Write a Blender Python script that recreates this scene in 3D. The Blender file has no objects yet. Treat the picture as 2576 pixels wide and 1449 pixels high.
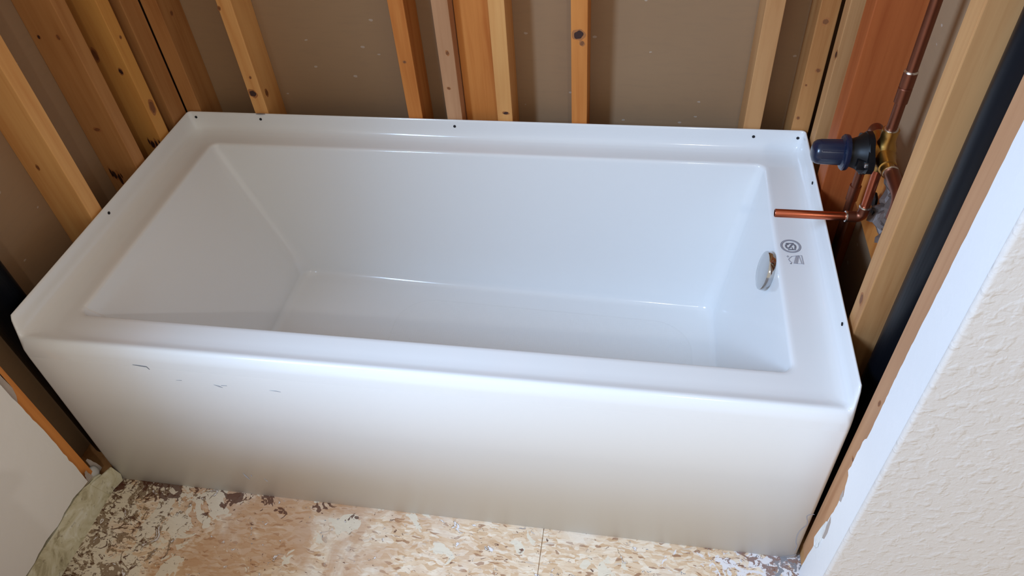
import bpy, bmesh, math, random
from mathutils import Vector, Matrix
random.seed(7)
sc = bpy.context.scene
C = sc.collection

# ------------------------------------------------------------------ camera
cam_d = bpy.data.cameras.new('camera')
cam = bpy.data.objects.new('camera', cam_d); C.objects.link(cam)
cam.location = (1.15086, -0.74819, 1.46930)
cam.rotation_euler = (0.788888, 0.063477, 0.158589)
cam_d.sensor_width = 36.0
cam_d.lens = 1840.05 / 2576 * 36.0
cam_d.clip_start = 0.02
sc.camera = cam

# ------------------------------------------------------------------ view
sc.view_settings.view_transform = 'Standard'
sc.view_settings.look = 'None'
sc.view_settings.gamma = 1.0
sc.view_settings.use_curve_mapping = False
sc.view_settings.exposure = 0.0

# ------------------------------------------------------------------ world and lights
w = bpy.data.worlds.new('world'); sc.world = w; w.use_nodes = True
bg = w.node_tree.nodes['Background']
bg.inputs[0].default_value = (1.0, 0.92, 0.79, 1); bg.inputs[1].default_value = 0.61

def area(name, loc, target, sx, sy, energy, col):
    d = bpy.data.lights.new(name, 'AREA'); d.shape = 'RECTANGLE'; d.size = sx; d.size_y = sy
    d.energy = energy; d.color = col
    o = bpy.data.objects.new(name, d); C.objects.link(o); o.location = loc
    o.rotation_euler = (Vector(target) - Vector(loc)).to_track_quat('-Z', 'Y').to_euler()
    return o
# daylight from the window of the room, left of and behind the camera
area('window_daylight', (-0.35, -1.25, 2.00), (0.9, 0.2, 0.4), 0.5, 0.75, 80, (0.45, 0.665, 1.0))
# small ceiling lamp to the right
lp = bpy.data.lights.new('ceiling_lamp', 'POINT'); lp.energy = 18; lp.color = (1, .98, .97); lp.shadow_soft_size = 0.03
lpo = bpy.data.objects.new('ceiling_lamp', lp); C.objects.link(lpo); lpo.location = (1.50, -1.6, 2.1)

# ------------------------------------------------------------------ dimensions
L, D, H, FH = 1.524, 0.7505, 0.469, 0.0505       # tub length, depth, deck height, flange height

# ------------------------------------------------------------------ node helpers
def mat(name):
    m = bpy.data.materials.new(name); m.use_nodes = True
    nt = m.node_tree; return m, nt, nt.nodes['Principled BSDF']
def nd(nt, t, **kw):
    n = nt.nodes.new(t)
    for k, v in kw.items():
        if k.startswith('i_'):
            key = k[2:]; key = int(key) if key.isdigit() else key.replace('_', ' ')
            n.inputs[key].default_value = v
        else: setattr(n, k, v)
    return n
def lk(nt, a, b): nt.links.new(a, b)
def ramp(nt, fac, stops, interp='LINEAR'):
    r = nt.nodes.new('ShaderNodeValToRGB'); r.color_ramp.interpolation = interp
    e = r.color_ramp.elements
    while len(e) > 1: e.remove(e[-1])
    e[0].position = stops[0][0]; e[0].color = c4(stops[0][1])
    for p, c in stops[1:]:
        x = e.new(p); x.color = c4(c)
    lk(nt, fac, r.inputs[0]); return r.outputs[0]
def c4(c):
    if isinstance(c, (int, float)): c = (c, c, c)
    return tuple(c) + (1,) if len(c) == 3 else c
def s2l(r, g, b):
    return tuple((x/255/12.92) if x/255 <= .04045 else ((x/255+.055)/1.055)**2.4 for x in (r, g, b))
def mix(nt, f, a, b):
    m = nt.nodes.new('ShaderNodeMix'); m.data_type = 'RGBA'
    for s, v in ((0, f), (6, a), (7, b)):
        if hasattr(v, 'is_linked') or hasattr(v, 'links'): lk(nt, v, m.inputs[s])
        else: m.inputs[s].default_value = v if s == 0 else c4(v)
    return m.outputs[2]
def math_(nt, op, a, b=None, clamp=False):
    m = nt.nodes.new('ShaderNodeMath'); m.operation = op; m.use_clamp = clamp
    for i, v in enumerate((a, b)):
        if v is None: continue
        if hasattr(v, 'links'): lk(nt, v, m.inputs[i])
        else: m.inputs[i].default_value = v
    return m.outputs[0]
def coords(nt, scale=(1, 1, 1), rand=True, kind='Object'):
    tc = nt.nodes.new('ShaderNodeTexCoord')
    v = tc.outputs[kind]
    if rand:
        oi = nt.nodes.new('ShaderNodeObjectInfo')
        m = nt.nodes.new('ShaderNodeVectorMath'); m.operation = 'MULTIPLY_ADD'
        cmb = nt.nodes.new('ShaderNodeCombineXYZ')
        for i in range(3): lk(nt, oi.outputs['Random'], cmb.inputs[i])
        lk(nt, cmb.outputs[0], m.inputs[0]); m.inputs[1].default_value = (7.3, 11.1, 5.7); lk(nt, v, m.inputs[2])
        v = m.outputs[0]
    mp = nt.nodes.new('ShaderNodeMapping'); mp.inputs['Scale'].default_value = scale
    lk(nt, v, mp.inputs[0]); return mp.outputs[0]
def noise(nt, v, scale, detail=3, rough=.55, dist=0):
    n = nd(nt, 'ShaderNodeTexNoise'); n.inputs['Scale'].default_value = scale
    n.inputs['Detail'].default_value = detail; n.inputs['Roughness'].default_value = rough
    n.inputs['Distortion'].default_value = dist
    lk(nt, v, n.inputs['Vector']); return n.outputs['Fac']
def bump(nt, bs, h, strength, dist):
    b = nt.nodes.new('ShaderNodeBump'); b.inputs['Strength'].default_value = strength
    b.inputs['Distance'].default_value = dist; lk(nt, h, b.inputs['Height']); lk(nt, b.outputs[0], bs.inputs['Normal'])

# ------------------------------------------------------------------ materials
def wood(name, light, dark, rough=.62):
    m, nt, bs = mat(name)
    v = coords(nt, (1, 1, .045))
    g1 = noise(nt, v, 70, 3, .6, .5)
    v2 = coords(nt, (1, 1, .12))
    g2 = noise(nt, v2, 14, 2, .5, .6)
    g3 = noise(nt, coords(nt, (1, 1, .5)), 3.5, 2)
    a = math_(nt, 'ADD', math_(nt, 'MULTIPLY', g1, .4), math_(nt, 'MULTIPLY', g2, .6))
    col = ramp(nt, a, [(.33, dark), (.47, tuple((x*.6+y*.4) for x, y in zip(light, dark))), (.62, light)])
    col = mix(nt, math_(nt, 'MULTIPLY', ramp_f(nt, g3, .45, .75), .35), col, tuple(x*.75 for x in dark))
    lk(nt, col, bs.inputs['Base Color']); bs.inputs['Roughness'].default_value = rough
    bs.inputs['Specular IOR Level'].default_value = .3
    bump(nt, bs, g1, .15, .001)
    return m
def ramp_f(nt, f, lo, hi):
    r = nt.nodes.new('ShaderNodeMapRange'); r.inputs[1].default_value = lo; r.inputs[2].default_value = hi
    lk(nt, f, r.inputs[0]); return r.outputs[0]

M = {}
M['pine_yellow'] = wood('pine_yellow', s2l(228, 172, 106), s2l(202, 134, 70))
M['pine_tan'] = wood('pine_tan', s2l(200, 150, 98), s2l(168, 112, 64))
M['pine_orange'] = wood('pine_orange', s2l(214, 140, 70), s2l(182, 102, 40))
M['pine_red'] = wood('pine_red', s2l(172, 92, 44), s2l(146, 68, 26))
M['pine_brown'] = wood('pine_brown', s2l(186, 132, 78), s2l(152, 94, 46))
M['pine_gold'] = wood('pine_gold', s2l(212, 152, 78), s2l(182, 108, 46))
M['pine_pink'] = wood('pine_pink', s2l(198, 150, 110), s2l(170, 120, 82))

def simple(name, col, rough=.5, metal=0, spec=.5, coat=0):
    m, nt, bs = mat(name)
    n = noise(nt, coords(nt), 25, 3)
    c = mix(nt, math_(nt, 'MULTIPLY', ramp_f(nt, n, .35, .75), .35), col, tuple(x*.72 for x in col))
    lk(nt, c, bs.inputs['Base Color']); bs.inputs['Roughness'].default_value = rough
    bs.inputs['Metallic'].default_value = metal; bs.inputs['Specular IOR Level'].default_value = spec
    bs.inputs['Coat Weight'].default_value = coat
    return m
M['knot'] = simple('knot', s2l(128, 78, 42), .6)
M['knot_dark'] = simple('knot_dark', s2l(58, 30, 22), .6)
M['knot_ring'] = simple('knot_ring', s2l(168, 106, 56), .6)

# glossy white acrylic
m, nt, bs = mat('white_acrylic'); M['acrylic'] = m
n = noise(nt, coords(nt, rand=False), 1.4, 2)
lk(nt, mix(nt, n, (.80, .80, .785), (.83, .83, .82)), bs.inputs['Base Color'])
bs.inputs['Roughness'].default_value = .125; bs.inputs['Specular IOR Level'].default_value = .5
m, nt, bs = mat('satin_acrylic'); M['satin'] = m
n = noise(nt, coords(nt, rand=False), 1.4, 2)
lk(nt, mix(nt, n, (.80, .80, .785), (.83, .83, .82)), bs.inputs['Base Color'])
bs.inputs['Roughness'].default_value = .38; bs.inputs['Specular IOR Level'].default_value = .4
# slip resistant pattern in the bottom of the basin
m, nt, bs = mat('dimpled_acrylic'); M['dimple'] = m
bs.inputs['Base Color'].default_value = (.81, .81, .795, 1); bs.inputs['Roughness'].default_value = .2
vo = nd(nt, 'ShaderNodeTexVoronoi', feature='F1'); vo.inputs['Scale'].default_value = 170; vo.inputs['Randomness'].default_value = .25
lk(nt, coords(nt, rand=False), vo.inputs['Vector'])
bump(nt, bs, vo.outputs['Distance'], .35, .0012)
M['fibreglass'] = simple('fibreglass', (.10, .08, .055), .8)
M['black_hole'] = simple('black_hole', (.008, .008, .012), .8)
M['grey_print'] = simple('grey_print', (.20, .20, .23), .5)
M['grey_print_light'] = simple('grey_print_light', (.40, .40, .44), .5)
M['scuff'] = simple('scuff', (.42, .44, .47), .4)
M['scuff_dark'] = simple('scuff_dark', (.22, .24, .28), .4)
M['dried_film'] = simple('dried_film', (.36, .36, .40), .4)
M['dust'] = simple('dust', (.60, .58, .55), .7)
M['chrome'] = simple('chrome', (.62, .63, .65), .12, 1)
M['copper'] = simple('copper', s2l(196, 108, 78), .28, 1)
M['copper_dull'] = simple('copper_dull', s2l(140, 88, 68), .42, 1)
M['solder'] = simple('solder', (.75, .73, .70), .25, 1)
M['brass'] = simple('brass', s2l(196, 152, 84), .34, 1)
M['navy'] = simple('navy_plastic', s2l(20, 30, 52), .25, 0, .5)
M['black_plastic'] = simple('black_plastic', (.004, .004, .005), .45, 0, .25)
M['abs'] = simple('abs_black', (.005, .006, .009), .35, 0, .14)
M['steel'] = simple('steel', (.7, .7, .72), .25, 1)
M['plate_scale'] = simple('crumpled_grey', s2l(104, 88, 80), .5, .2)

# painted, textured plaster
def paint(name, col, bumpy, sc_=1.0):
    m, nt, bs = mat(name)
    v = coords(nt, rand=False)
    n1 = noise(nt, v, 130*sc_, 3, .55, .4); n2 = noise(nt, v, 55*sc_, 2, .5, .3)
    h = math_(nt, 'ADD', math_(nt, 'MULTIPLY', ramp_f(nt, n2, .50, .68), .7), math_(nt, 'MULTIPLY', n1, .6))
    lk(nt, mix(nt, noise(nt, v, 3, 3), col, tuple(x*.94 for x in col)), bs.inputs['Base Color'])
    bs.inputs['Roughness'].default_value = .42; bs.inputs['Specular IOR Level'].default_value = .4
    bump(nt, bs, h, bumpy, .0035)
    return m
M['paint'] = paint('beige_paint', (.70, .66, .62), .40)
M['paint_soft'] = paint('greige_paint', (.80, .77, .73), .12, .5)
M['primer'] = paint('white_primer', (.86, .86, .86), .05)
M['gypsum'] = simple('gypsum', (.62, .58, .52), .9)
M['torn_paper'] = simple('torn_paper', s2l(176, 162, 152), .9)
M['white_putty'] = simple('white_putty', (.8, .8, .78), .7)

# the brown paper back of the next room's board
m, nt, bs = mat('board_paper'); M['paper'] = m
v = coords(nt)
base = mix(nt, noise(nt, v, 2.5, 3), s2l(148, 116, 84), s2l(162, 130, 96))
st = noise(nt, coords(nt, (1, 1, 6)), 16, 4, .6)
base = mix(nt, math_(nt, 'MULTIPLY', ramp_f(nt, st, .5, .75), .18), base, s2l(126, 104, 84))
vo = nd(nt, 'ShaderNodeTexVoronoi', feature='F1'); vo.inputs['Scale'].default_value = 16
lk(nt, coords(nt, (1, 1, 1.8)), vo.inputs['Vector'])
sp = math_(nt, 'LESS_THAN', math_(nt, 'ADD', vo.outputs['Distance'], math_(nt, 'MULTIPLY', noise(nt, v, 90, 2), .14)), .150)
lk(nt, mix(nt, math_(nt, 'MULTIPLY', sp, .5), base, s2l(196, 182, 168)), bs.inputs['Base Color'])
bs.inputs['Roughness'].default_value = .85
bump(nt, bs, noise(nt, v, 120, 2), .1, .001)

# cream band where a baseboard has been taken off
m, nt, bs = mat('bare_band'); M['band'] = m
v = coords(nt, rand=False)
n = noise(nt, v, 22, 4, .65, 1.2)
c = ramp(nt, n, [(.36, s2l(176, 166, 134)), (.46, s2l(204, 196, 164)), (.58, s2l(214, 208, 182)), (.72, s2l(228, 225, 210))])
n2 = noise(nt, v, 60, 3, .6)
c = mix(nt, math_(nt, 'MULTIPLY', ramp_f(nt, n2, .62, .7), .6), c, s2l(120, 104, 78))
lk(nt, c, bs.inputs['Base Color']); bs.inputs['Roughness'].default_value = .8
bump(nt, bs, n2, .25, .001)

# chipboard subfloor with glue and paint left on it
m, nt, bs = mat('strand_board'); M['osb'] = m
v = coords(nt, rand=False)
def flakes(rot, sx, sy, sc_):
    tc = nt.nodes.new('ShaderNodeTexCoord'); mp = nt.nodes.new('ShaderNodeMapping')
    wn = nd(nt, 'ShaderNodeTexNoise'); wn.inputs['Scale'].default_value = 30; wn.inputs['Detail'].default_value = 2
    lk(nt, tc.outputs['Object'], wn.inputs['Vector'])
    ad = nt.nodes.new('ShaderNodeVectorMath'); ad.operation = 'MULTIPLY_ADD'
    lk(nt, wn.outputs['Color'], ad.inputs[0]); ad.inputs[1].default_value = (.022, .022, 0); lk(nt, tc.outputs['Object'], ad.inputs[2])
    mp.inputs['Rotation'].default_value = (0, 0, rot); mp.inputs['Scale'].default_value = (sx, sy, 0)
    lk(nt, ad.outputs[0], mp.inputs[0])
    vo = nd(nt, 'ShaderNodeTexVoronoi', feature='F1'); vo.inputs['Scale'].default_value = sc_
    lk(nt, mp.outputs[0], vo.inputs['Vector'])
    sep = nt.nodes.new('ShaderNodeSeparateColor'); lk(nt, vo.outputs['Color'], sep.inputs[0])
    return sep.outputs[0], sep.outputs[1]
fa, fa2 = flakes(.30, 1, 3.6, 34); fb, fb2 = flakes(-.65, 1, 4.2, 46); fc, fc2 = flakes(1.1, 1, 3.4, 75)
sel = math_(nt, 'GREATER_THAN', noise(nt, v, 18, 2), .5)
fmix = nt.nodes.new('ShaderNodeMix'); lk(nt, sel, fmix.inputs[0]); lk(nt, fa, fmix.inputs[2]); lk(nt, fb, fmix.inputs[3])
tan = ramp(nt, fmix.outputs[0], [(0, s2l(204, 168, 130)), (.3, s2l(218, 188, 154)), (.6, s2l(228, 204, 174)), (.85, s2l(236, 218, 194)), (1, s2l(212, 178, 142))])
tan = mix(nt, math_(nt, 'MULTIPLY', math_(nt, 'GREATER_THAN', fc, .945), .7), tan, s2l(140, 92, 60))
tan = mix(nt, math_(nt, 'MULTIPLY', math_(nt, 'GREATER_THAN', fc2, .90), .55), tan, s2l(238, 226, 206))
grain = noise(nt, coords(nt, (1, 4, 1), rand=False), 60, 4, .6, .6)
tan = mix(nt, math_(nt, 'MULTIPLY', ramp_f(nt, grain, .5, .8), .45), tan, s2l(172, 130, 92))
big = noise(nt, v, 5, 4, .6, .8)
tan = mix(nt, math_(nt, 'MULTIPLY', ramp_f(nt, big, .54, .66), .55), tan, s2l(230, 216, 198))
sepx = nt.nodes.new('ShaderNodeSeparateXYZ'); tco = nt.nodes.new('ShaderNodeTexCoord'); lk(nt, tco.outputs['Object'], sepx.inputs[0])
X, Y = sepx.outputs[0], sepx.outputs[1]
patch = noise(nt, v, 26, 5, .65, 1.4)
patch2 = noise(nt, v, 11, 4, .6, .9)
# old glue to the left, near the wall
left = ramp_f(nt, X, .30, .02)
gl = math_(nt, 'MULTIPLY', left, 1.0, True)
gm = math_(nt, 'GREATER_THAN', math_(nt, 'ADD', patch2, math_(nt, 'MULTIPLY', gl, .22)), .62)
brn = math_(nt, 'MULTIPLY', ramp_f(nt, noise(nt, v, 7, 4, .6, 1.0), .44, .56), math_(nt, 'MULTIPLY', ramp_f(nt, X, .10, .22), ramp_f(nt, X, 1.0, .55)), True)
tan = mix(nt, math_(nt, 'MULTIPLY', brn, .60), tan, s2l(186, 136, 94))
tan = mix(nt, math_(nt, 'MULTIPLY', gm, .85), tan, s2l(224, 212, 190))
gm2 = math_(nt, 'GREATER_THAN', math_(nt, 'ADD', patch, math_(nt, 'MULTIPLY', gl, .13)), .64)
tan = mix(nt, math_(nt, 'MULTIPLY', gm2, .85), tan, s2l(128, 102, 74))
pd = noise(nt, coords(nt, (1, 1.6, 1), rand=False), 32, 5, .7, 2.0)
gm3 = math_(nt, 'GREATER_THAN', math_(nt, 'ADD', pd, math_(nt, 'MULTIPLY', gl, .10)), .655)
tan = mix(nt, math_(nt, 'MULTIPLY', gm3, .9), tan, s2l(88, 54, 34))
# water stains along the foot of the tub
ny = ramp_f(nt, Y, -.11, -.015)
near = math_(nt, 'MULTIPLY', ny, ramp_f(nt, X, .85, .35), True)
sm = math_(nt, 'GREATER_THAN', math_(nt, 'ADD', noise(nt, v, 21, 4, .6, 1.2), math_(nt, 'MULTIPLY', near, .17)), .70)
tan = mix(nt, math_(nt, 'MULTIPLY', sm, .85), tan, s2l(84, 44, 30))
# dark grey and brown crust in the right hand corner
rc = math_(nt, 'MULTIPLY', ramp_f(nt, X, 1.22, 1.50), ramp_f(nt, Y, -.13, -.04), True)
tan = mix(nt, math_(nt, 'GREATER_THAN', math_(nt, 'ADD', patch, math_(nt, 'MULTIPLY', rc, .24)), .66), tan, s2l(228, 222, 220))
tan = mix(nt, math_(nt, 'MULTIPLY', math_(nt, 'GREATER_THAN', math_(nt, 'ADD', pd, math_(nt, 'MULTIPLY', rc, .20)), .68), .85), tan, s2l(126, 88, 72))
rc2 = math_(nt, 'MULTIPLY', ramp_f(nt, X, 1.40, 1.54), ramp_f(nt, Y, -.12, -.03), True)
tan = mix(nt, math_(nt, 'GREATER_THAN', math_(nt, 'ADD', noise(nt, v, 55, 4, .6, 1), math_(nt, 'MULTIPLY', rc2, .24)), .70), tan, s2l(142, 140, 142))
lk(nt, tan, bs.inputs['Base Color']); bs.inputs['Roughness'].default_value = .75
bs.inputs['Specular IOR Level'].default_value = .3
hh = math_(nt, 'ADD', math_(nt, 'MULTIPLY', fmix.outputs[0], .5), math_(nt, 'ADD', grain, math_(nt, 'MULTIPLY', gm, .8)))
bump(nt, bs, hh, .35, .0015)

# ------------------------------------------------------------------ object helpers
def new_obj(name, bm, mats, parent=None, loc=(0, 0, 0), smooth=False, label=None, cat=None, group=None, kind=None):
    me = bpy.data.meshes.new(name)
    bmesh.ops.recalc_face_normals(bm, faces=bm.faces[:]) if not getattr(bm, 'keep', False) else None
    bm.to_mesh(me); bm.free()
    for x in (mats if isinstance(mats, (list, tuple)) else [mats]): me.materials.append(M[x])
    if smooth:
        for p in me.polygons: p.use_smooth = True
    o = bpy.data.objects.new(name, me); C.objects.link(o); o.location = loc
    if parent is not None: o.parent = parent
    if label: o['label'] = label
    if cat: o['category'] = cat
    if group: o['group'] = group
    if kind: o['kind'] = kind
    return o
def empty(name, loc, label, cat, group=None):
    o = bpy.data.objects.new(name, None); C.objects.link(o); o.location = loc
    o['label'] = label; o['category'] = cat
    if group: o['group'] = group
    return o
def box(bm, x0, x1, y0, y1, z0, z1, bev=0, mi=0):
    vs = [bm.verts.new((x, y, z)) for x in (x0, x1) for y in (y0, y1) for z in (z0, z1)]
    fs = [(0, 1, 3, 2), (4, 6, 7, 5), (0, 4, 5, 1), (2, 3, 7, 6), (0, 2, 6, 4), (1, 5, 7, 3)]
    faces = [bm.faces.new([vs[i] for i in f]) for f in fs]
    for f in faces: f.material_index = mi
    if bev:
        es = list({e for f in faces for e in f.edges})
        bmesh.ops.bevel(bm, geom=es, offset=bev, segments=2, profile=.6, affect='EDGES')
def frames(pts):
    out = []; n = len(pts); prev = None
    for i in range(n):
        t = (pts[min(i+1, n-1)] - pts[max(i-1, 0)]).normalized()
        if prev is None:
            a = Vector((0, 0, 1)) if abs(t.z) < .9 else Vector((1, 0, 0))
            u = t.cross(a).normalized()
        else: u = (prev - t * prev.dot(t)).normalized()
        prev = u; out.append((t, u, t.cross(u)))
    return out
def tube(bm, pts, rad, seg=20, cap=True, mi=0):
    pts = [Vector(p) for p in pts]; fr = frames(pts); rings = []
    for i, (p, (t, u, v)) in enumerate(zip(pts, fr)):
        r = rad[i] if isinstance(rad, (list, tuple)) else rad
        rings.append([bm.verts.new(p + u*math.cos(a)*r + v*math.sin(a)*r) for a in [2*math.pi*k/seg for k in range(seg)]])
    for a, b in zip(rings, rings[1:]):
        for k in range(seg):
            f = bm.faces.new((a[k], a[(k+1) % seg], b[(k+1) % seg], b[k])); f.material_index = mi
    if cap:
        for r, rev in ((rings[0], True), (rings[-1], False)):
            f = bm.faces.new(list(reversed(r)) if rev else r); f.material_index = mi
def lathe(bm, origin, axis, prof, seg=40, mi=0):
    """prof: list of (distance along axis, radius)"""
    o = Vector(origin); ax = Vector(axis).normalized()
    tube_pts = [o + ax*d for d, r in prof]
    a = Vector((0, 0, 1)) if abs(ax.z) < .9 else Vector((1, 0, 0))
    u = ax.cross(a).normalized(); v = ax.cross(u); rings = []
    for p, (d, r) in zip(tube_pts, prof):
        rings.append([bm.verts.new(p + (u*math.cos(t) + v*math.sin(t))*max(r, 1e-5)) for t in [2*math.pi*k/seg for k in range(seg)]])
    for a_, b_ in zip(rings, rings[1:]):
        for k in range(seg):
            f = bm.faces.new((a_[k], a_[(k+1) % seg], b_[(k+1) % seg], b_[k])); f.material_index = mi
    for r in (rings[0], rings[-1]):
        f = bm.faces.new(r); f.material_index = mi
def bend(p0, corner, p1, r, n=8):
    c = Vector(corner); a = (Vector(p0)-c).normalized(); b = (Vector(p1)-c).normalized()
    ctr = c + (a+b)*r
    out = []
    for i in range(n+1):
        t = i/n*math.pi/2
        out.append(ctr - b*r*math.cos(t) - a*r*math.sin(t))
    return out
def ribbon(bm, pts, wid, nrm, off=.0004, mi=0, th=.0002):
    """thin strip lying on a surface, pts world coords, nrm surface normal"""
    nrm = Vector(nrm).normalized(); P = [Vector(p)+nrm*off for p in pts]; n = len(P); a = []
    for i in range(n):
        t = (P[min(i+1, n-1)]-P[max(i-1, 0)]).normalized(); s = nrm.cross(t).normalized()
        ww = wid[i] if isinstance(wid, (list, tuple)) else wid
        a.append([bm.verts.new(P[i]+s*ww/2), bm.verts.new(P[i]-s*ww/2), bm.verts.new(P[i]-s*ww/2-nrm*th), bm.verts.new(P[i]+s*ww/2-nrm*th)])
    for q, r in zip(a, a[1:]):
        for k in range(4):
            f = bm.faces.new((q[k], q[(k+1) % 4], r[(k+1) % 4], r[k])); f.material_index = mi
    for q in (a[0], a[-1]):
        f = bm.faces.new(q); f.material_index = mi
def prism(bm, poly, axis, a0, a1, mi=0):
    """polygon in the two other axes, extruded along axis (0=x,1=y,2=z)"""
    def P(p, a):
        q = list(p); q.insert(axis, a); return bm.verts.new(q)
    A = [P(p, a0) for p in poly]; B = [P(p, a1) for p in poly]; n = len(poly)
    fs = [bm.faces.new(A), bm.faces.new(B)] + [bm.faces.new((A[i], A[(i+1) % n], B[(i+1) % n], B[i])) for i in range(n)]
    for f in fs: f.material_index = mi
    bmesh.ops.triangulate(bm, faces=fs[:2], ngon_method='EAR_CLIP')

def ragged(bm, edge, other, x0, x1, along='z', mi=0):
    """board of thickness x0..x1 between a ragged edge [(y,z)..] and a straight edge at y (along z) or z (along y)"""
    sec = []
    for y, z in edge:
        o_ = (other, z) if along == 'z' else (y, other)
        sec.append([bm.verts.new((x, q[0], q[1])) for q in ((y, z), o_) for x in (x0, x1)])
    for a, b in zip(sec, sec[1:]):
        for i, j in ((0, 1), (1, 3), (3, 2), (2, 0)):
            f = bm.faces.new((a[i], a[j], b[j], b[i])); f.material_index = mi
    for q in (sec[0], sec[-1]):
        f = bm.faces.new((q[0], q[1], q[3], q[2])); f.material_index = mi

# ------------------------------------------------------------------ the setting
bm = bmesh.new(); box(bm, -1.6, 1.008-.0008, -3.0, .86, -.018, 0); box(bm, 1.0088, 3.4, -3.0, .86, -.018, 0); box(bm, 1.000, 1.017, -3.0, .86, -.03, -.004)
new_obj('floor', bm, 'osb', kind='structure')
bm = bmesh.new(); box(bm, -.106, 1.64, .8395, .852, 0, 2.43)
new_obj('wall_back', bm, 'paper', kind='structure')
bm = bmesh.new(); box(bm, -.106, -.0935, -.63, .8395, 0, 2.43)
new_obj('wall_left_cavity', bm, 'paper', kind='structure')
bm = bmesh.new(); box(bm, 1.6195, 1.632, -.10, .8395, 0, 2.43)
new_obj('wall_right_cavity', bm, 'paper', kind='structure')

YL = -.65     # end of the left wall
def jag(a, b, n, amp):
    return [(a[0]+(b[0]-a[0])*i/n + random.uniform(-amp, amp), a[1]+(b[1]-a[1])*i/n) for i in range(n+1)]
# left wall: finished board cut off raggedly in front of the tub
e = [(-.0780, 2.43), (-.079, 1.2), (-.0775, .95), (-.078, .8), (-.077, .62), (-.078, .53), (-.0775, .45), (-.0775, .40), (-.0765, .38), (-.0760, .35), (-.0745, .30), (-.0742, .27),
     (-.0735, .235), (-.0755, .215), (-.0745, .19), (-.0765, .178), (-.0740, .165), (-.0738, .148), (-.0765, .13), (-.0755, .115), (-.0775, .092)]
e2 = []
for a, b in zip(e, e[1:]):
    k = max(1, int(abs(a[1]-b[1])/.012)); k = min(k, 12)
    for i in range(k):
        t = i/k; e2.append((a[0]+(b[0]-a[0])*t+random.uniform(-.0009, .0009), a[1]+(b[1]-a[1])*t))
e2.append(e[-1])
low = [(-.095, .0955), (-.11, .100), (-.125, .1035), (-.14, .1015), (-.158, .1025), (-.17, .0985), (-.186, .0975), (-.2, .1005), (-.221, .1035), (-.235, .1015), (-.249, .1015), (-.265, .097), (-.283, .0980), (-.32, .099), (-.4, .098), (-.5, .099), (YL, .098)]
bm = bmesh.new(); ragged(bm, [p for p in e2 if p[1] > .108] + [(-.0768, .106)], YL, -.0040, .006)
ragged(bm, [(-.0768, .0925)] + low, .106, -.0040, .006, 'y')
box(bm, -1.6, -.006, YL, YL+.012, 0.0, 2.43)
wl = new_obj('wall_left', bm, 'paint_soft', kind='structure')
bm = bmesh.new(); prism(bm, [(-.085, .60), (-.064, .60), (-.058, .52), (-.060, .44), (-.0585, .405), (-.063, .385), (-.070, .372), (-.085, .36)], 0, -.0044, -.0035)
new_obj('torn_paper', bm, 'torn_paper', parent=wl, label='pinkish grey strip of torn board paper')
bm = bmesh.new()
pb = [(-.046, .0), (-.046, .012), (-.043, .04), (-.043, .066), (-.058, .078), (-.0765, .0825), (-.09, .089), (-.12, .094), (-.15, .0945), (-.19, .091), (-.24, .094), (-.3, .091), (YL, .091), (YL, 0)]
prism(bm, pb, 0, -.005, .0035)
new_obj('bare_band', bm, 'band', parent=wl, label='cream unpainted band along the foot of the wall')
bm = bmesh.new()
# peeling flap at the end of the band
fl = [(-.0765, .080), (-.045, .0650), (-.020, .0605), (-.017, .040), (-.014, .022), (-.019, .001), (-.044, .004), (-.060, .004)]
A = []
for i, (y, z) in enumerate(fl): A.append(bm.verts.new((.006 + .010*max(0, (y+.05)/.04), y, z)))
f = bm.faces.new(A); r = bmesh.ops.extrude_face_region(bm, geom=[f])
for v_ in [q for q in r['geom'] if isinstance(q, bmesh.types.BMVert)]: v_.co.x -= .0025
new_obj('peeled_flap', bm, 'band', parent=wl, label='cream flap curling towards the foot of the tub')
# scraps of paper in the gap
def scrap(bm, c, w_, h_, tilt, mi=0, ax=0):
    N = 6; rows = []
    for i in range(N+1):
        row = []
        for j in (0, 1, 2):
            t = i/N; x = (j-1)*w_/2*(1-.6*t+random.uniform(-.15, .15)); z = t*h_
            yb = tilt*t*t*h_
            row.append(bm.verts.new((c[0]+yb*.6, c[1]+x, c[2]+z)) if ax == 0 else bm.verts.new((c[0]+x, c[1]+yb, c[2]+z)))
        rows.append(row)
    fs = []
    for a, b in zip(rows, rows[1:]):
        for j in (0, 1): fs.append(bm.faces.new((a[j], a[j+1], b[j+1], b[j])))
    r = bmesh.ops.extrude_face_region(bm, geom=fs)
    for v_ in [q for q in r['geom'] if isinstance(q, bmesh.types.BMVert)]: v_.co.x -= .001
bm = bmesh.new(); scrap(bm, (.000, -.066, .082), .016, .034, .3); new_obj('torn_paper', bm, 'torn_paper', parent=wl)
bm = bmesh.new(); scrap(bm, (-.012, -.030, .055), .018, .045, -.4); new_obj('torn_paper', bm, 'torn_paper', parent=wl)
bm = bmesh.new(); bmesh.ops.create_icosphere(bm, subdivisions=3, radius=1)
for v_ in bm.verts: v_.co = Vector((v_.co.x*.010-.012, v_.co.y*.020-.050, v_.co.z*.022+.070)) + Vector((0, random.uniform(-.0008, .0008), 0))
new_obj('putty_lump', bm, 'dust', parent=wl, smooth=True, label='pale lump of putty in the gap')

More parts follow.
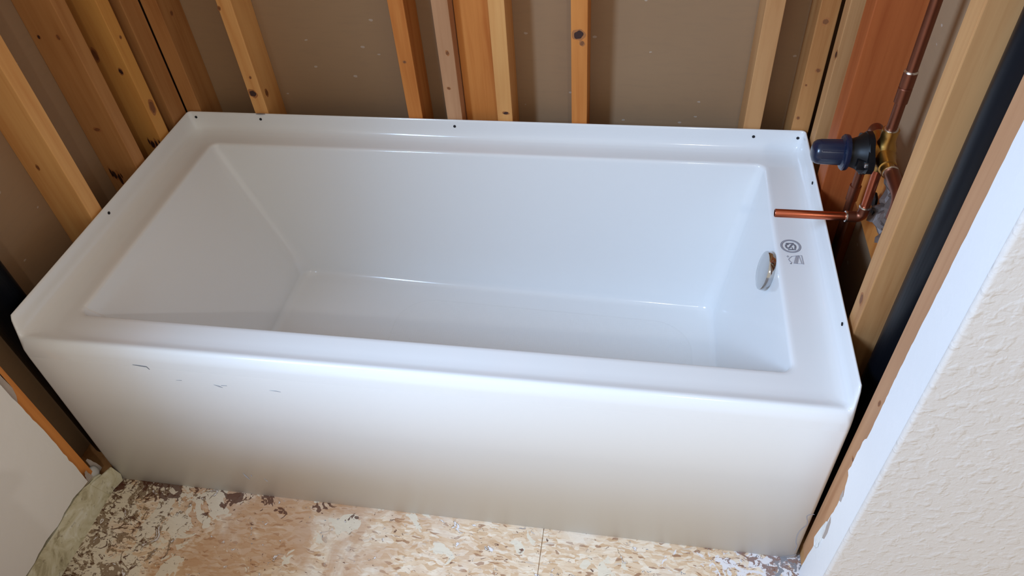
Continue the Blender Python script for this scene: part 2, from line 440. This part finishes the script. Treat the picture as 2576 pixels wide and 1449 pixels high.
# right wall: return of the alcove and the room's wall, one board round an outside corner
er = [(a+.0100, b) for a, b in [(-.060, 2.43), (-.0600, 1.6), (-.0605, 1.2), (-.0596, 1.0), (-.0590, .85), (-.0575, .72), (-.0572, .645), (-.0590, .58), (-.0606, .50), (-.0596, .487), (-.0550, .478), (-.0530, .468), (-.0545, .452), (-.0524, .438), (-.0535, .42), (-.0545, .40), (-.0512, .382), (-.0590, .379),
      (-.0625, .368), (-.0651, .356), (-.070, .346), (-.0745, .337), (-.0720, .330), (-.0677, .3155), (-.0690, .30), (-.0676, .2745), (-.0655, .26), (-.064, .235), (-.061, .215), (-.0615, .19), (-.059, .16), (-.058, .12), (-.0545, .09), (-.0533, .06), (-.051, .0)]]
e2 = []
for a, b in zip(er, er[1:]):
    k = min(max(1, int(abs(a[1]-b[1])/.009)), 10)
    for i in range(k):
        t = i/k; e2.append((a[0]+(b[0]-a[0])*t+random.uniform(-.0006, .0006), a[1]+(b[1]-a[1])*t))
e2.append(er[-1])
YC = -.127
bm = bmesh.new()
ragged(bm, e2, YC+.006, 1.5255, 1.5298)
wr = new_obj('wall_right', bm, ['primer'], kind='structure')
bm = bmesh.new(); R = .006; prof = [(1.5305, YC+.0061), (1.5255, YC+.0061)]
for i in range(0, 9):
    t = i/8*math.pi/2; prof.append((1.5255+R-R*math.cos(t), YC+R-R*math.sin(t)))
prof += [(3.4, YC), (3.4, YC+.012), (1.5305, YC+.012)]
prism(bm, prof, 2, 0, 2.43)
new_obj('wall_front_right', bm, 'paint', kind='structure')
# torn board face and white putty on the cut edge
bm = bmesh.new()
for poly in ([(-.0675, .258), (-.0755, .252), (-.0815, .225), (-.0805, .200), (-.0735, .190), (-.0705, .196), (-.0695, .225)],
             [(-.066, .345), (-.073, .336), (-.0755, .322), (-.069, .316), (-.066, .325)]):
    prism(bm, [(y+.010, z) for y, z in poly], 0, 1.5249, 1.5257)
new_obj('torn_paper', bm, 'torn_paper', parent=wr)
bm = bmesh.new()
prism(bm, [(y+.010, z) for y, z in [(-.052, .148), (-.059, .200), (-.0655, .235), (-.0715, .215), (-.0735, .19), (-.0745, .160), (-.0725, .148), (-.064, .140)]], 0, 1.5235, 1.5261)
bmesh.ops.bevel(bm, geom=bm.edges[:], offset=.001, segments=2, affect='EDGES')
new_obj('putty_lump', bm, 'white_putty', parent=wr, label='white flake of putty on the cut edge')

# ------------------------------------------------------------------ timber
def knot_on(bm, face, u, z, ru, rz, ring=True, dark=False):
    """face: ('y', yplane) facing -y, ('x+', xplane) facing +x, ('x-', xplane)"""
    k, pl = face
    for mi, s, off in ((2, 1.45, .00015), (1, 1.0, .00030)):
        if mi == 2 and not ring: continue
        n = 18; ph = random.random()*6
        vs = []
        for i in range(n):
            t = 2*math.pi*i/n; q = s*(1+.13*math.sin(2*t+ph)+.07*math.sin(5*t+ph))
            a, b = u+ru*q*math.cos(t), z+rz*q*math.sin(t)
            co = (a, pl-off, b) if k == 'y' else ((pl+off, a, b) if k == 'x+' else (pl-off, a, b))
            vs.append(bm.verts.new(co))
        f = bm.faces.new(vs); f.material_index = 3 if (mi == 1 and dark) else mi
def stud(x0, x1, y0, y1, z0, z1, m_, label, knots=(), name='wall_stud', cat='timber stud', group='timber studs around the tub'):
    cx, cy = (x0+x1)/2, (y0+y1)/2
    bm = bmesh.new(); box(bm, x0-cx, x1-cx, y0-cy, y1-cy, 0, z1-z0, .0018)
    bmesh.ops.recalc_face_normals(bm, faces=bm.faces[:])
    for kf, u, z, ru, rz, *dk in knots:
        pl = {'y': y0-cy, 'x+': x1-cx, 'x-': x0-cx}[kf]
        knot_on(bm, (kf, pl), u-(cx if kf == 'y' else cy), z-z0, ru, rz, dark=bool(dk))
    return new_obj(name, KeepBM(bm), [m_, 'knot', 'knot_ring', 'knot_dark'], loc=(cx, cy, z0), label=label, cat=cat, group=group)
class KeepBM:
    def __init__(s, b): s.b = b; s.keep = True
    def to_mesh(s, me): s.b.to_mesh(me)
    def free(s): s.b.free()
Z0, Z1 = .038, 2.43
YB, YE = .7525, .8395
def back(x0, x1, m_, label, knots=(), y0=YB, y1=YE): return stud(x0, x1, y0, y1, Z0, Z1, m_, label, knots)
back(-.0030, .0375, 'pine_brown', 'warm brown stud behind the tub, tight in its left back corner', [('x+', .79, .76, .004, .006), ('x+', .80, .81, .003, .004)])
back(.1865, .223, 'pine_yellow', 'yellow pine stud behind the tub with a ringed knot just above the rim', [('y', .199, .573, .0075, .009, 1), ('y', .207, .617, .0025, .003), ('x+', .775, .563, .005, .008), ('y', .189, .79, .003, .004)])
back(.592, .628, 'pine_orange', 'bright orange stud behind the tub, left of the doubled-up studs', [('y', .607, .666, .003, .003)])
back(.690, .7275, 'pine_pink', 'pale pinkish stud behind the tub, left side of the recessed flat plank', [('y', .704, .601, .003, .003), ('y', .712, .69, .003, .005)])
back(.729, .8135, 'pine_orange', 'wide flat orange plank recessed between two studs behind the tub', y0=.790, y1=.828)
back(.815, .8515, 'pine_yellow', 'light yellow stud behind the tub with a small oval knot at its foot', [('y', .836, .539, .006, .0032, 1)])
back(.9930, 1.029, 'pine_orange', 'lone orange stud behind the tub with one large black knot', [('y', 1.0095, .7375, .0095, .0100, 1), ('y', 1.017, .718, .004, .005)])
back(1.386, 1.424, 'pine_tan', 'tan stud behind the tub, nearest the right corner but one')
back(1.491, 1.5290, 'pine_brown', 'dull brown stud behind the tub in the right back corner', [('y', 1.508, .772, .005, .006), ('y', 1.517, .665, .004, .004), ('y', 1.500, .63, .002, .002), ('y', 1.500, .549, .003, .003)])
XL0, XL1 = -.0935, -.0045
def left(y0, y1, m_, label, knots=(), z1=Z1): return stud(XL0, XL1, y0, y1, Z0, z1, m_, label, knots)
left(-.086, -.0475, 'pine_orange', 'orange stud edge showing beside the cut board left of the tub apron')
left(.314, .352, 'pine_yellow', 'yellow pine stud left of the tub, the nearest of the row above the rim', [('y', -.060, .65, .003, .005)])
left(.502, .539, 'pine_brown', 'dark brown stud left of the tub, second of the row from the front', [('y', -.075, .84, .003, .004, 1), ('y', -.03, .84, .0035, .005), ('y', -.055, .62, .007, .004), ('y', -.080, .500, .0022, .011, 1), ('y', -.073, .494, .0050, .010, 1), ('y', -.063, .482, .0035, .017, 1), ('y', -.056, .492, .0016, .007, 1)])
left(.619, .657, 'pine_gold', 'golden stud left of the tub with a big oval knot on its narrow edge', [('x+', .640, .596, .0085, .013), ('y', -.025, .70, .0045, .006, 1), ('y', -.07, .74, .006, .012), ('x+', .642, .772, .003, .003), ('y', -.040, .512, .0016, .008, 1), ('y', -.033, .503, .0045, .010, 1), ('y', -.022, .500, .0028, .014, 1), ('y', -.012, .508, .0022, .007, 1)])
left(.690, .7495, 'pine_brown', 'dull brown stud left of the tub, last of the row before the corner')
XR0, XR1 = 1.5300, 1.6195
def right(y0, y1, m_, label, knots=(), z0=Z0): return stud(XR0, XR1, y0, y1, z0, Z1, m_, label, knots)
right(.692, .732, 'pine_tan', 'tan stud right of the tub with a black nail hole, first from the corner', [('x-', .697, .73, .005, .007, 1)])
right(.541, .598, 'pine_red', 'wide reddish orange stud behind the navy valve cap')
right(.142, .184, 'pine_tan', 'light tan stud right of the tub, between the copper pipes and the black pipe', [('x-', .163, .575, .006, .0085), ('y', 1.595, .60, .010, .004)])
right(-.090, -.0025, 'pine_pink', 'scuffed pinkish stud edge beside the white wall strip', [('x-', -.030, .55, .003, .005), ('x-', -.032, .40, .004, .003)])
# plates on the floor
def plate(x0, x1, y0, y1, label):
    return stud(x0, x1, y0, y1, 0.0, Z0, 'pine_tan', label, name='bottom_plate', cat='timber plate', group='bottom plates under the studs')
plate(-.0935, -.0045, -.63, .8395, 'bottom plate on the floor under the studs left of the tub')
plate(1.532, 1.6195, -.12, .8395, 'bottom plate on the floor under the studs right of the tub')
plate(-.0035, 1.531, .7525, .8395, 'bottom plate on the floor under the studs behind the tub')
# blocking board that carries the valve
bm = bmesh.new(); box(bm, -.0095, .0095, -.178, .178, 0, .15, .0015)
new_obj('blocking_board', bm, 'pine_orange', loc=(1.6095, .3625, .492), label='short orange-tan board between studs behind the copper pipes', cat='board')

# ------------------------------------------------------------------ black waste pipes
bm = bmesh.new(); tube(bm, [(0, 0, .0386), (0, 0, 2.43)], .030, 40)
new_obj('waste_pipe', bm, 'abs', loc=(1.578, .086, 0), smooth=False, label='thick black plastic pipe standing between the two right-hand studs', cat='pipe')
bm = bmesh.new(); tube(bm, [(0, 0, .0386), (0, 0, 2.43)], .040, 40)
new_obj('waste_pipe', bm, 'abs', loc=(-.0500, .066, 0), label='black plastic pipe in the wall cavity at the far left of the tub', cat='pipe')
for o in C.objects:
    if o.name.startswith('waste_pipe'):
        for p in o.data.polygons: p.use_smooth = len(p.vertices) == 4

# ------------------------------------------------------------------ bathtub
tub = empty('bathtub', (L/2, D/2, 0), 'glossy white alcove bathtub with flat apron and raised rear flange', 'bathtub')
OFF = Vector((-L/2, -D/2, 0))
NCORN = 10
fr_side = [0, .005, .010, .016, .024, .034, .05, .09, .16, .25, .36, .48, .6, .72, .84, .93]     # fractions for side edges, from the front
fr_long = [i/28 for i in range(28)]
def rect_ring(xa, xb, ya, yb, r):
    """counter-clockwise from the front left, returns list of (x,y)"""
    pts = []
    def arc(cx, cy, a0):
        for i in range(NCORN):
            t = a0 + (math.pi/2)*i/NCORN; pts.append((cx+r*math.cos(t), cy+r*math.sin(t)))
    # front edge left -> right
    for t in fr_long: pts.append((xa+r+(xb-xa-2*r)*t, ya))
    arc(xb-r, ya+r, -math.pi/2)
    for t in fr_side: pts.append((xb, ya+r+(yb-ya-2*r)*t))
    arc(xb-r, yb-r, 0)
    for t in fr_long: pts.append((xb-r-(xb-xa-2*r)*t, yb))
    arc(xa+r, yb-r, math.pi/2)
    for t in reversed(fr_side): pts.append((xa, ya+r+(yb-ya-2*r)*(t if t else 0)))
    arc(xa+r, ya+r, math.pi)
    return pts
S = [(0, .435), (0, .515), (.0006, .5182), (.0022, .5195), (.0040, .5184), (.0052, .514), (.0066, .495), (.0085, .482), (.0125, .4745), (.019, .4707), (.030, .469), (.048, .469)]
Fp = [(-.0145, .0015), (-.0009, .430), (0.0, .4475), (.0008, .4540), (.0026, .4600), (.0054, .4645), (.0092, .4675), (.0135, .4688), (.019, .469), (.025, .469), (.034, .469), (.048, .469)]
def sm(t): t = max(0, min(1, t)); return t*t*(3-2*t)
rings = []
for (so, sz), (fo, fz) in zip(S, Fp):
    r = max(.004, .010-so*.1)
    base = rect_ring(so, L-so, fo, D-so, r if so < .02 else .012)
    ring = []
    for x, y in base:
        wgt = 1-sm((y-.002)/.026)
        ring.append((x, y, fz*wgt+sz*(1-wgt)))
    rings.append(ring)
RX0, RX1, RY0, RY1 = .0845, 1.4345, .0865, .6815
for ex, z in ((.012, .469), (.006, .4688), (.0025, .4672), (.0003, .4640), (-.0008, .459)):
    rings.append([(x, y, z) for x, y in rect_ring(RX0-ex, RX1+ex, RY0-ex, RY1+ex, .020+ex*.5)])
BX0, BX1, BY0, BY1 = .262, 1.372, .160, .606
def zb(x): return .108-.036*(x-.28)/1.09
ftop = .459
for i in range(1, 13):
    t = i/13
    tt = t
    x0 = RX0+(BX0-RX0)*(tt**1.08); x1 = RX1+(BX1-RX1)*tt; y0 = RY0+(BY0-RY0)*tt; y1 = RY1+(BY1-RY1)*tt
    rr = .022+.016*t
    rings.append([(x, y, ftop+((zb(x)+.022)-ftop)*t) for x, y in rect_ring(x0+.0008, x1-.0008, y0+.0008, y1-.0008, rr)])
for i in range(0, 7):
    a = i/6*math.pi/2; inn = .022*math.sin(a); up = .022*(1-math.sin(a)) if False else .022*(1-math.sin(a))
    dx = .022*(1-math.cos(a))
    rings.append([(x, y, zb(x)+.022*(1-math.sin(a))) for x, y in rect_ring(BX0+dx, BX1-dx, BY0+dx, BY1-dx, .038-dx*.3)])
for sft in (.05, .10, .16, .20):
    rings.append([(x, y, zb(x)) for x, y in rect_ring(BX0+.022+sft, BX1-.022-sft, BY0+.022+sft, BY1-.022-sft, max(.001, .032-sft*.3 if sft < .1 else .002))])
bm = bmesh.new(); prev = None
for ring in rings:
    vs = [bm.verts.new(Vector(p)+OFF) for p in ring]
    if prev:
        n = len(vs)
        for k in range(n):
            f = bm.faces.new((prev[k], prev[(k+1) % n], vs[(k+1) % n], vs[k]))
            if all(q.co.z < .4305 for q in (prev[k], prev[(k+1) % n])) and all(q.co.y+D/2 < .004 and q.co.z < .4305 for q in f.verts): f.material_index = 2
    prev = vs
bm.faces.new(prev)
# the bare underside edge: thickness behind the apron foot
shell = new_obj('shell', bm, 'acrylic', parent=tub, smooth=True)
sol = shell.modifiers.new('thickness', 'SOLIDIFY'); sol.thickness = .003; sol.offset = -1; [shell.data.materials.append(M[k]) for k in ('fibreglass', 'satin', 'fibreglass')]; sol.material_offset = 1; sol.material_offset_rim = 0

# slip resistant panel
bm = bmesh.new()
def rr_poly(x0, x1, y0, y1, r, n=14):
    out = []
    for cx, cy, a0 in ((x1-r, y0+r, -90), (x1-r, y1-r, 0), (x0+r, y1-r, 90), (x0+r, y0+r, 180)):
        for i in range(n+1):
            t = math.radians(a0+90*i/n); out.append((cx+r*math.cos(t), cy+r*math.sin(t)))
    return out
o1 = [bm.verts.new(Vector((x, y, zb(x)-.0002))+OFF) for x, y in rr_poly(.56, 1.318, .22, .546, .10)]
o2 = [bm.verts.new(Vector((x, y, zb(x)+.0006))+OFF) for x, y in rr_poly(.566, 1.312, .226, .540, .094)]
n = len(o1)
for k in range(n): bm.faces.new((o1[k], o1[(k+1) % n], o2[(k+1) % n], o2[k]))
bm.faces.new(o2)
new_obj('slip_resistant_panel', bm, 'dimple', parent=tub)

# screw holes in the flange
def hole(p, nrm):
    bm = bmesh.new(); nn = Vector(nrm); lathe(bm, Vector(p)+OFF-nn*.0010, nn, [(0, .0033), (.0022, .0033), (.0023, .0028), (.0023, 0)], 20)
    new_obj('screw_hole', bm, 'black_hole', parent=tub)
for x, z in ((.022, .505), (.201, .505), (.708, .503), (1.411, .502), (1.508, .502)): hole((x, D-.0062, z), (0, -1, 0))
hole((L-.0062, .5705, .506), (-1, 0, 0)); hole((L-.0062, .1690, .506), (-1, 0, 0)); hole((.0062, .352, .504), (1, 0, 0))

# overflow cover
ov = Vector((1.4285, .372, .430)); nv = Vector((-1, 0, .175)).normalized()
bm = bmesh.new(); lathe(bm, ov+OFF-nv*.004, nv, [(0, .034), (.010, .034), (.011, .0400), (.0165, .0400), (.0190, .0390), (.0200, .036), (.0205, .02), (.0205, 0)], 56)
o = new_obj('overflow_cover', bm, 'chrome', parent=tub, smooth=True, label='round chrome overflow cover')
try:
    o.data.set_sharp_from_angle(angle=math.radians(35))
except Exception: pass

# printed marks on the deck
ZD = .4692
bm = bmesh.new()
cx, cy = 1.4645, .4074
def circ(r0, r1, mi=0, n=48):
    a = [bm.verts.new(Vector((cx+r0*math.cos(2*math.pi*i/n), cy+r0*math.sin(2*math.pi*i/n), ZD+.0004))+OFF) for i in range(n)]
    b = [bm.verts.new(Vector((cx+r1*math.cos(2*math.pi*i/n), cy+r1*math.sin(2*math.pi*i/n), ZD+.0004))+OFF) for i in range(n)]
    for k in range(n):
        f = bm.faces.new((a[k], a[(k+1) % n], b[(k+1) % n], b[k])); f.material_index = mi
circ(.0197, .0187); circ(.0187, .0168, 1); circ(.0168, .0158)
def st(pts, wd, mi=0): ribbon(bm, [Vector((x, y, ZD))+OFF for x, y in pts], wd, (0, 0, 1), off=.0005, mi=mi)
st([(1.4557, .4148), (1.4710, .4160)], .0030); st([(1.4582, .3964), (1.4732, .3977)], .0030)
def smooth_pts(p, n=4):
    out = []
    for i in range(len(p)-1):
        p0 = p[max(i-1, 0)]; p1 = p[i]; p2 = p[i+1]; p3 = p[min(i+2, len(p)-1)]
        for k in range(n):
            t = k/n
            out.append(tuple(.5*((2*b)+(-a+c)*t+(2*a-5*b+4*c-d)*t*t+(-a+3*b-3*c+d)*t**3) for a, b, c, d in zip(p0, p1, p2, p3)))
    out.append(p[-1]); return out
st(smooth_pts([(1.461, .4126), (1.4565, .4109), (1.4553, .4065), (1.4568, .4017), (1.4607, .4014), (1.4648, .408), (1.4681, .4126), (1.4719, .4117), (1.4733, .4062), (1.4718, .4)]), .0034)
st([(1.4664, .4044), (1.4673, .3977)], .0016)
new_obj('printed_seal', bm, ['grey_print', 'grey_print_light'], parent=tub, label='small round grey seal printed on the deck')
bm = bmesh.new()
for pts, wd in (([(1.4832, .3564), (1.4822, .3809)], .0016), ([(1.4822, .3809), (1.4771, .3804), (1.4802, .357), (1.4832, .3564)], .0014), ([(1.4795, .3569), (1.4646, .3567)], .0009),
                ([(1.4762, .3797), (1.4711, .3567)], .0022), ([(1.4743, .3796), (1.4684, .3571)], .0012), ([(1.4719, .3791), (1.4658, .3574)], .0016), ([(1.4771, .3804), (1.4636, .3772)], .0010),
                ([(1.4636, .3772), (1.4584, .371), (1.4564, .3672), (1.4589, .3615), (1.4614, .3594), (1.4594, .3551)], .0016), ([(1.4542, .376), (1.456, .3785), (1.4574, .3763), (1.4556, .3737), (1.4542, .376)], .0012), ([(1.4594, .3565), (1.4594, .3545)], .0028)):
    st(pts, wd)
new_obj('printed_letters', bm, ['grey_print_light'], parent=tub, label='faint grey slanted lettering beside the seal')

# scuffs and dirt on the apron
def yap(z): return -.0145 + .0136*max(0, min(1, z/.43))
def ap(x, z): return Vector((x, yap(z), z))+OFF
NA = (0, -1, .03)
def scuff(pl, wd, m_='scuff'):
    bm = bmesh.new()
    for pts, w_ in zip(pl, wd): ribbon(bm, [ap(x, z) for x, z in pts], w_, NA, off=.0005)
    new_obj('scuff_mark', bm, m_, parent=tub)
scuff([[(.234, .4355), (.2475, .4345), (.262, .4330), (.265, .4255)]], [[.0010, .0022, .0024, .0014]], 'scuff_dark')
scuff([[(.387, .397), (.397, .3935), (.403, .390)], [(.402, .3965), (.414, .3975)]], [[.0008, .0040, .0008], .0015])
scuff([[(.500, .3955), (.513, .3955), (.522, .394)]], [[.0003, .0022, .0010]])
scuff([[(.310, .400), (.322, .401)]], [[.0006, .0016]])
scuff([[(.344, .087), (.347, .076), (.3525, .064)]], [[.0015, .0042, .0020]])
scuff([[(.362, .084), (.362, .078)]], [.0018]); scuff([[(.390, .075), (.395, .064)]], [[.0012, .0026]])
bm = bmesh.new()
fpts = [(1.5222, .1743), (1.5162, .1719), (1.5106, .164), (1.5166, .1421), (1.5158, .1311), (1.5096, .1131), (1.5079, .0903), (1.5106, .0652), (1.515, .0517), (1.5141, .0336)]
ribbon(bm, [ap(x, z) for x, z in smooth_pts(fpts)], .0015, NA, off=.0005)
ribbon(bm, [ap(x, z) for x, z in [(1.5212, .0175), (1.5076, .0091), (1.4961, .004)]], .0014, NA, off=.0005)
new_obj('dried_film', bm, 'dried_film', parent=tub, label='wavy grey edge of dried film on the apron corner')
# chip in the flange where the yellow stud meets it
bm = bmesh.new(); lathe(bm, Vector((.2045, D-.0045, .5185))+OFF, (0, 0, 1), [(0, .001), (.0009, .006), (.0012, .002)], 16)
for v_ in bm.verts: v_.co.x = (v_.co.x-(.2045-L/2))*2.2+(.2045-L/2); v_.co.y = (v_.co.y-(D/2-.0045))*.5+(D/2-.0045)
new_obj('scuff_mark', bm, 'scuff_dark', parent=tub)

# ------------------------------------------------------------------ shower valve with its copper pipes
PX, PY = 1.563, .375
VZ = .716
val = empty('shower_valve', (PX, PY, VZ), 'brass shower valve with navy blue cap and soldered copper pipes', 'valve')
VO = Vector((-PX, -PY, -VZ))
def vpart(name, build, m_, label=None, smooth=True, parent=None):
    bm = bmesh.new(); build(bm)
    for v_ in bm.verts: v_.co += VO
    o = new_obj(name, bm, m_, parent=parent or val, smooth=smooth, label=label)
    if smooth:
        try: o.data.set_sharp_from_angle(angle=math.radians(38))
        except Exception: pass
    return o
def b_body(bm):
    lathe(bm, (PX, PY, VZ-.030), (0, 0, 1), [(0, .0125), (.006, .0150), (.014, .0170), (.030, .0190), (.044, .0185), (.052, .0150), (.060, .0130), (.066, .0135), (.078, .0135)], 36)
    lathe(bm, (PX, PY-.055, VZ), (0, 1, 0), [(0, .0125), (.012, .0125), (.013, .0145), (.028, .0150), (.038, .0185), (.072, .0185), (.082, .0150), (.097, .0145), (.098, .0125), (.110, .0125)], 36)
    lathe(bm, (PX+.016, PY, VZ), (-1, 0, 0), [(0, .014), (.014, .0205), (.030, .0215), (.038, .0215)], 36)
vpart('valve_body', b_body, 'brass')
def b_plate(bm):
    a = 1.5305
    n = 4; pts = []
    for y, z in ((0, .030), (.012, .028), (.022, .018), (.036, .010), (.040, 0), (.036, -.010), (.022, -.018), (.012, -.028), (0, -.030), (-.012, -.028), (-.022, -.018), (-.036, -.010), (-.040, 0), (-.036, .010), (-.022, .018), (-.012, .028)):
        pts.append((PY+y*1.22, VZ+z*1.22))
    prism(bm, pts, 0, a, a+.010)
    lathe(bm, (a+.002, PY, VZ), (-1, 0, 0), [(0, .036), (.004, .0335), (.012, .0275), (.020, .0245), (.028, .0240)], 40)
    box(bm, a-.014, a+.006, PY-.034, PY-.020, VZ-.012, VZ+.006, .0015)
vpart('bonnet', b_plate, 'black_plastic', 'black plastic bonnet')
for dy, dz in ((.036, .0), (-.036, .0), (-.004, -.027)):
    vpart('screw', lambda bm: lathe(bm, (1.5310, PY+dy, VZ+dz), (-1, 0, 0), [(0, .0048), (.0025, .0048), (.0042, .0032), (.0045, 0)], 18), 'steel')
def b_cap(bm):
    a = 1.5065
    lathe(bm, (a, PY, VZ), (-1, 0, 0), [(0, .0262), (.001, .0300), (.0035, .0308), (.0075, .0308), (.0095, .0290), (.0100, .0245), (.0120, .0222), (.046, .0214), (.052, .0200), (.0565, .0165), (.059, .010), (.0595, 0)], 56)
    for k in range(10):
        t = 2*math.pi*k/10
        d = Vector((0, math.cos(t), math.sin(t)))
        p = Vector((a-.012, PY, VZ)) + d*.0216; q = Vector((a-.046, PY, VZ)) + d*.0208
        tube(bm, [p, q], .0011, 8)
vpart('valve_cap', b_cap, 'navy', 'navy blue ribbed plastic cap')
PR = .0085
def b_riser(bm): tube(bm, [(PX, PY, VZ+.046), (PX, PY, VZ+.20), (PX, PY, 2.42)], PR, 28)
riser = vpart('riser_pipe', b_riser, 'copper_dull', 'tall copper riser')
def ring_at(name, p, ax, prof, m_, parent=None): return vpart(name, lambda bm: lathe(bm, p, ax, prof, 28), m_, parent=parent)
ring_at('solder_ring', (PX, PY, VZ+.047), (0, 0, 1), [(0, .0118), (.0028, .0112), (.0034, .009)], 'solder')
ring_at('coupling', (PX-.0005, PY, VZ+.098), (0, 0, 1), [(0, .0088), (.001, .0106), (.026, .0106), (.0275, .0094), (.029, .0106), (.054, .0106), (.055, .0088)], 'copper_dull')
ring_at('solder_ring', (PX-.0005, PY, VZ+.152), (0, 0, 1), [(0, .0108), (.0022, .0100), (.003, .0088)], 'solder')
SZ = .577
def b_spoutriser(bm): tube(bm, [(PX+.001, PY, VZ-.028), (PX+.002, PY, SZ+.018)], PR-.0005, 28)
vpart('spout_drop_pipe', b_spoutriser, 'copper', 'short copper drop pipe')
def b_elbow(bm):
    p = [Vector((PX+.002, PY, SZ+.026))] + bend((PX+.002, PY, SZ+.03), (PX+.002, PY, SZ), (PX-.03, PY, SZ), .013) + [Vector((PX-.026, PY, SZ))]
    tube(bm, p, .0103, 24)
vpart('elbow', b_elbow, 'copper_dull')
ring_at('solder_ring', (PX+.002, PY, SZ+.024), (0, 0, 1), [(0, .0108), (.0026, .0100), (.003, .0085)], 'solder')
ring_at('solder_ring', (PX-.0245, PY, SZ), (-1, 0, 0), [(0, .0108), (.0030, .0104), (.0036, .0085)], 'solder')
def b_spout(bm):
    # open ended pipe
    seg = 32; x0, x1 = 1.4115, PX-.02
    def rg(x, r): return [bm.verts.new((x, PY+r*math.cos(2*math.pi*k/seg), SZ+r*math.sin(2*math.pi*k/seg))) for k in range(seg)]
    rs = [rg(x1, .0079), rg(x0+.0008, .0079), rg(x0, .0075), rg(x0, .0067), rg(x0+.03, .0067)]
    for a, b in zip(rs, rs[1:]):
        for k in range(seg): bm.faces.new((a[k], a[(k+1) % seg], b[(k+1) % seg], b[k]))
    bm.faces.new(rs[-1])
vpart('spout_pipe', b_spout, 'copper', 'bright copper spout pipe reaching over the tub')
# hot and cold supplies
HY, CY = .462, .252
def b_hotelbow(bm):
    p = [Vector((PX+.004, PY+.045, VZ))] + bend((PX+.004, PY+.05, VZ), (PX+.004, HY, VZ), (PX+.004, HY, VZ-.05), .016) + [Vector((PX+.004, HY, VZ-.040))]
    tube(bm, p, .0112, 24)
vpart('elbow', b_hotelbow, 'copper_dull')
ring_at('solder_ring', (PX+.002, PY+.054, VZ), (0, 1, 0), [(0, .0130), (.003, .0120)], 'solder')
ring_at('coupling', (PX+.0045, HY+.002, .548), (0, 0, 1), [(0, .0088), (.001, .0106), (.034, .0106), (.035, .0088)], 'copper_dull')
vpart('hot_supply_pipe', lambda bm: tube(bm, [(PX+.004, HY, VZ-.036), (PX+.005, HY+.004, .039)], .0084, 24), 'copper_dull')
def b_coldelbow(bm):
    p = [Vector((PX+.004, PY-.045, VZ))] + bend((PX+.004, PY-.05, VZ), (PX+.004, CY, VZ), (PX+.004, CY, VZ-.05), .016) + [Vector((PX+.004, CY, VZ-.040))]
    tube(bm, p, .0112, 24)
vpart('elbow', b_coldelbow, 'copper_dull')
ring_at('solder_ring', (PX+.002, PY-.054, VZ), (0, -1, 0), [(0, .0130), (.003, .0120)], 'solder')
vpart('cold_supply_pipe', lambda bm: tube(bm, [(PX+.004, CY, VZ-.036), (PX+.008, CY-.004, .039)], .0084, 24), 'copper_dull')

# heat shield scrap hanging on the blocking behind the pipes
bm = bmesh.new(); N = 14; rows = []
for i in range(N+1):
    row = []
    for j in range(N+1):
        u, v_ = i/N, j/N
        y = .285+.100*u+.010*math.sin(9*v_); z = .570+.105*v_+.008*math.sin(11*u)
        x = 1.592+.006*math.sin(17*u+5*v_)+.005*math.sin(21*v_-8*u)-.002+random.uniform(-.002, .002)
        row.append(bm.verts.new((x-1.592, y-.335, z-.57)))
    rows.append(row)
fs = [bm.faces.new((rows[i][j], rows[i+1][j], rows[i+1][j+1], rows[i][j+1])) for i in range(N) for j in range(N)]
r = bmesh.ops.extrude_face_region(bm, geom=fs)
for q in r['geom']:
    if isinstance(q, bmesh.types.BMVert): q.co.x += .0012
new_obj('crumpled_sheet', bm, 'plate_scale', loc=(1.590, .335, .570), label='crumpled grey scrap of sheet behind the right copper pipe', cat='sheet')
bm = bmesh.new(); prism(bm, [(-.014, 0), (.012, .004), (.016, .030), (.006, .048), (-.010, .044), (-.016, .02)], 0, 0, .004)
bmesh.ops.bevel(bm, geom=bm.edges[:], offset=.001, segments=1, affect='EDGES')
new_obj('black_pad', bm, 'black_plastic', loc=(1.5850, .402, .562), label='small black pad on the board beside the spout drop pipe', cat='pad')

# ------------------------------------------------------------------ low cabinet, unseen, added to shade the apron and floor
shade_cab = empty('shade_cabinet', (.21, -.70, 0), 'low white cabinet added out of view to shade the left of the apron and floor', 'cabinet')
bm = bmesh.new(); box(bm, -.203, .065, -.235, .235, .09, .62, .002); box(bm, -.203, .025, -.235, .235, 0, .09)
new_obj('body', bm, 'primer', parent=shade_cab)
for yy in (-.117, .117):
    bm = bmesh.new(); box(bm, .065, .083, yy-.112, yy+.112, .11, .60, .003)
    dr = new_obj('door', bm, 'primer', parent=shade_cab)
    bm = bmesh.new(); k = -1 if yy > 0 else 1
    lathe(bm, (.083, yy+k*.09, .50), (1, 0, 0), [(0, .006), (.012, .006), (.018, .014), (.026, .013), (.028, 0)], 20)
    new_obj('knob', bm, 'chrome', parent=dr, smooth=True)
bm = bmesh.new(); box(bm, -.203, .095, -.25, .25, .62, .65, .004)
new_obj('top', bm, 'primer', parent=shade_cab)
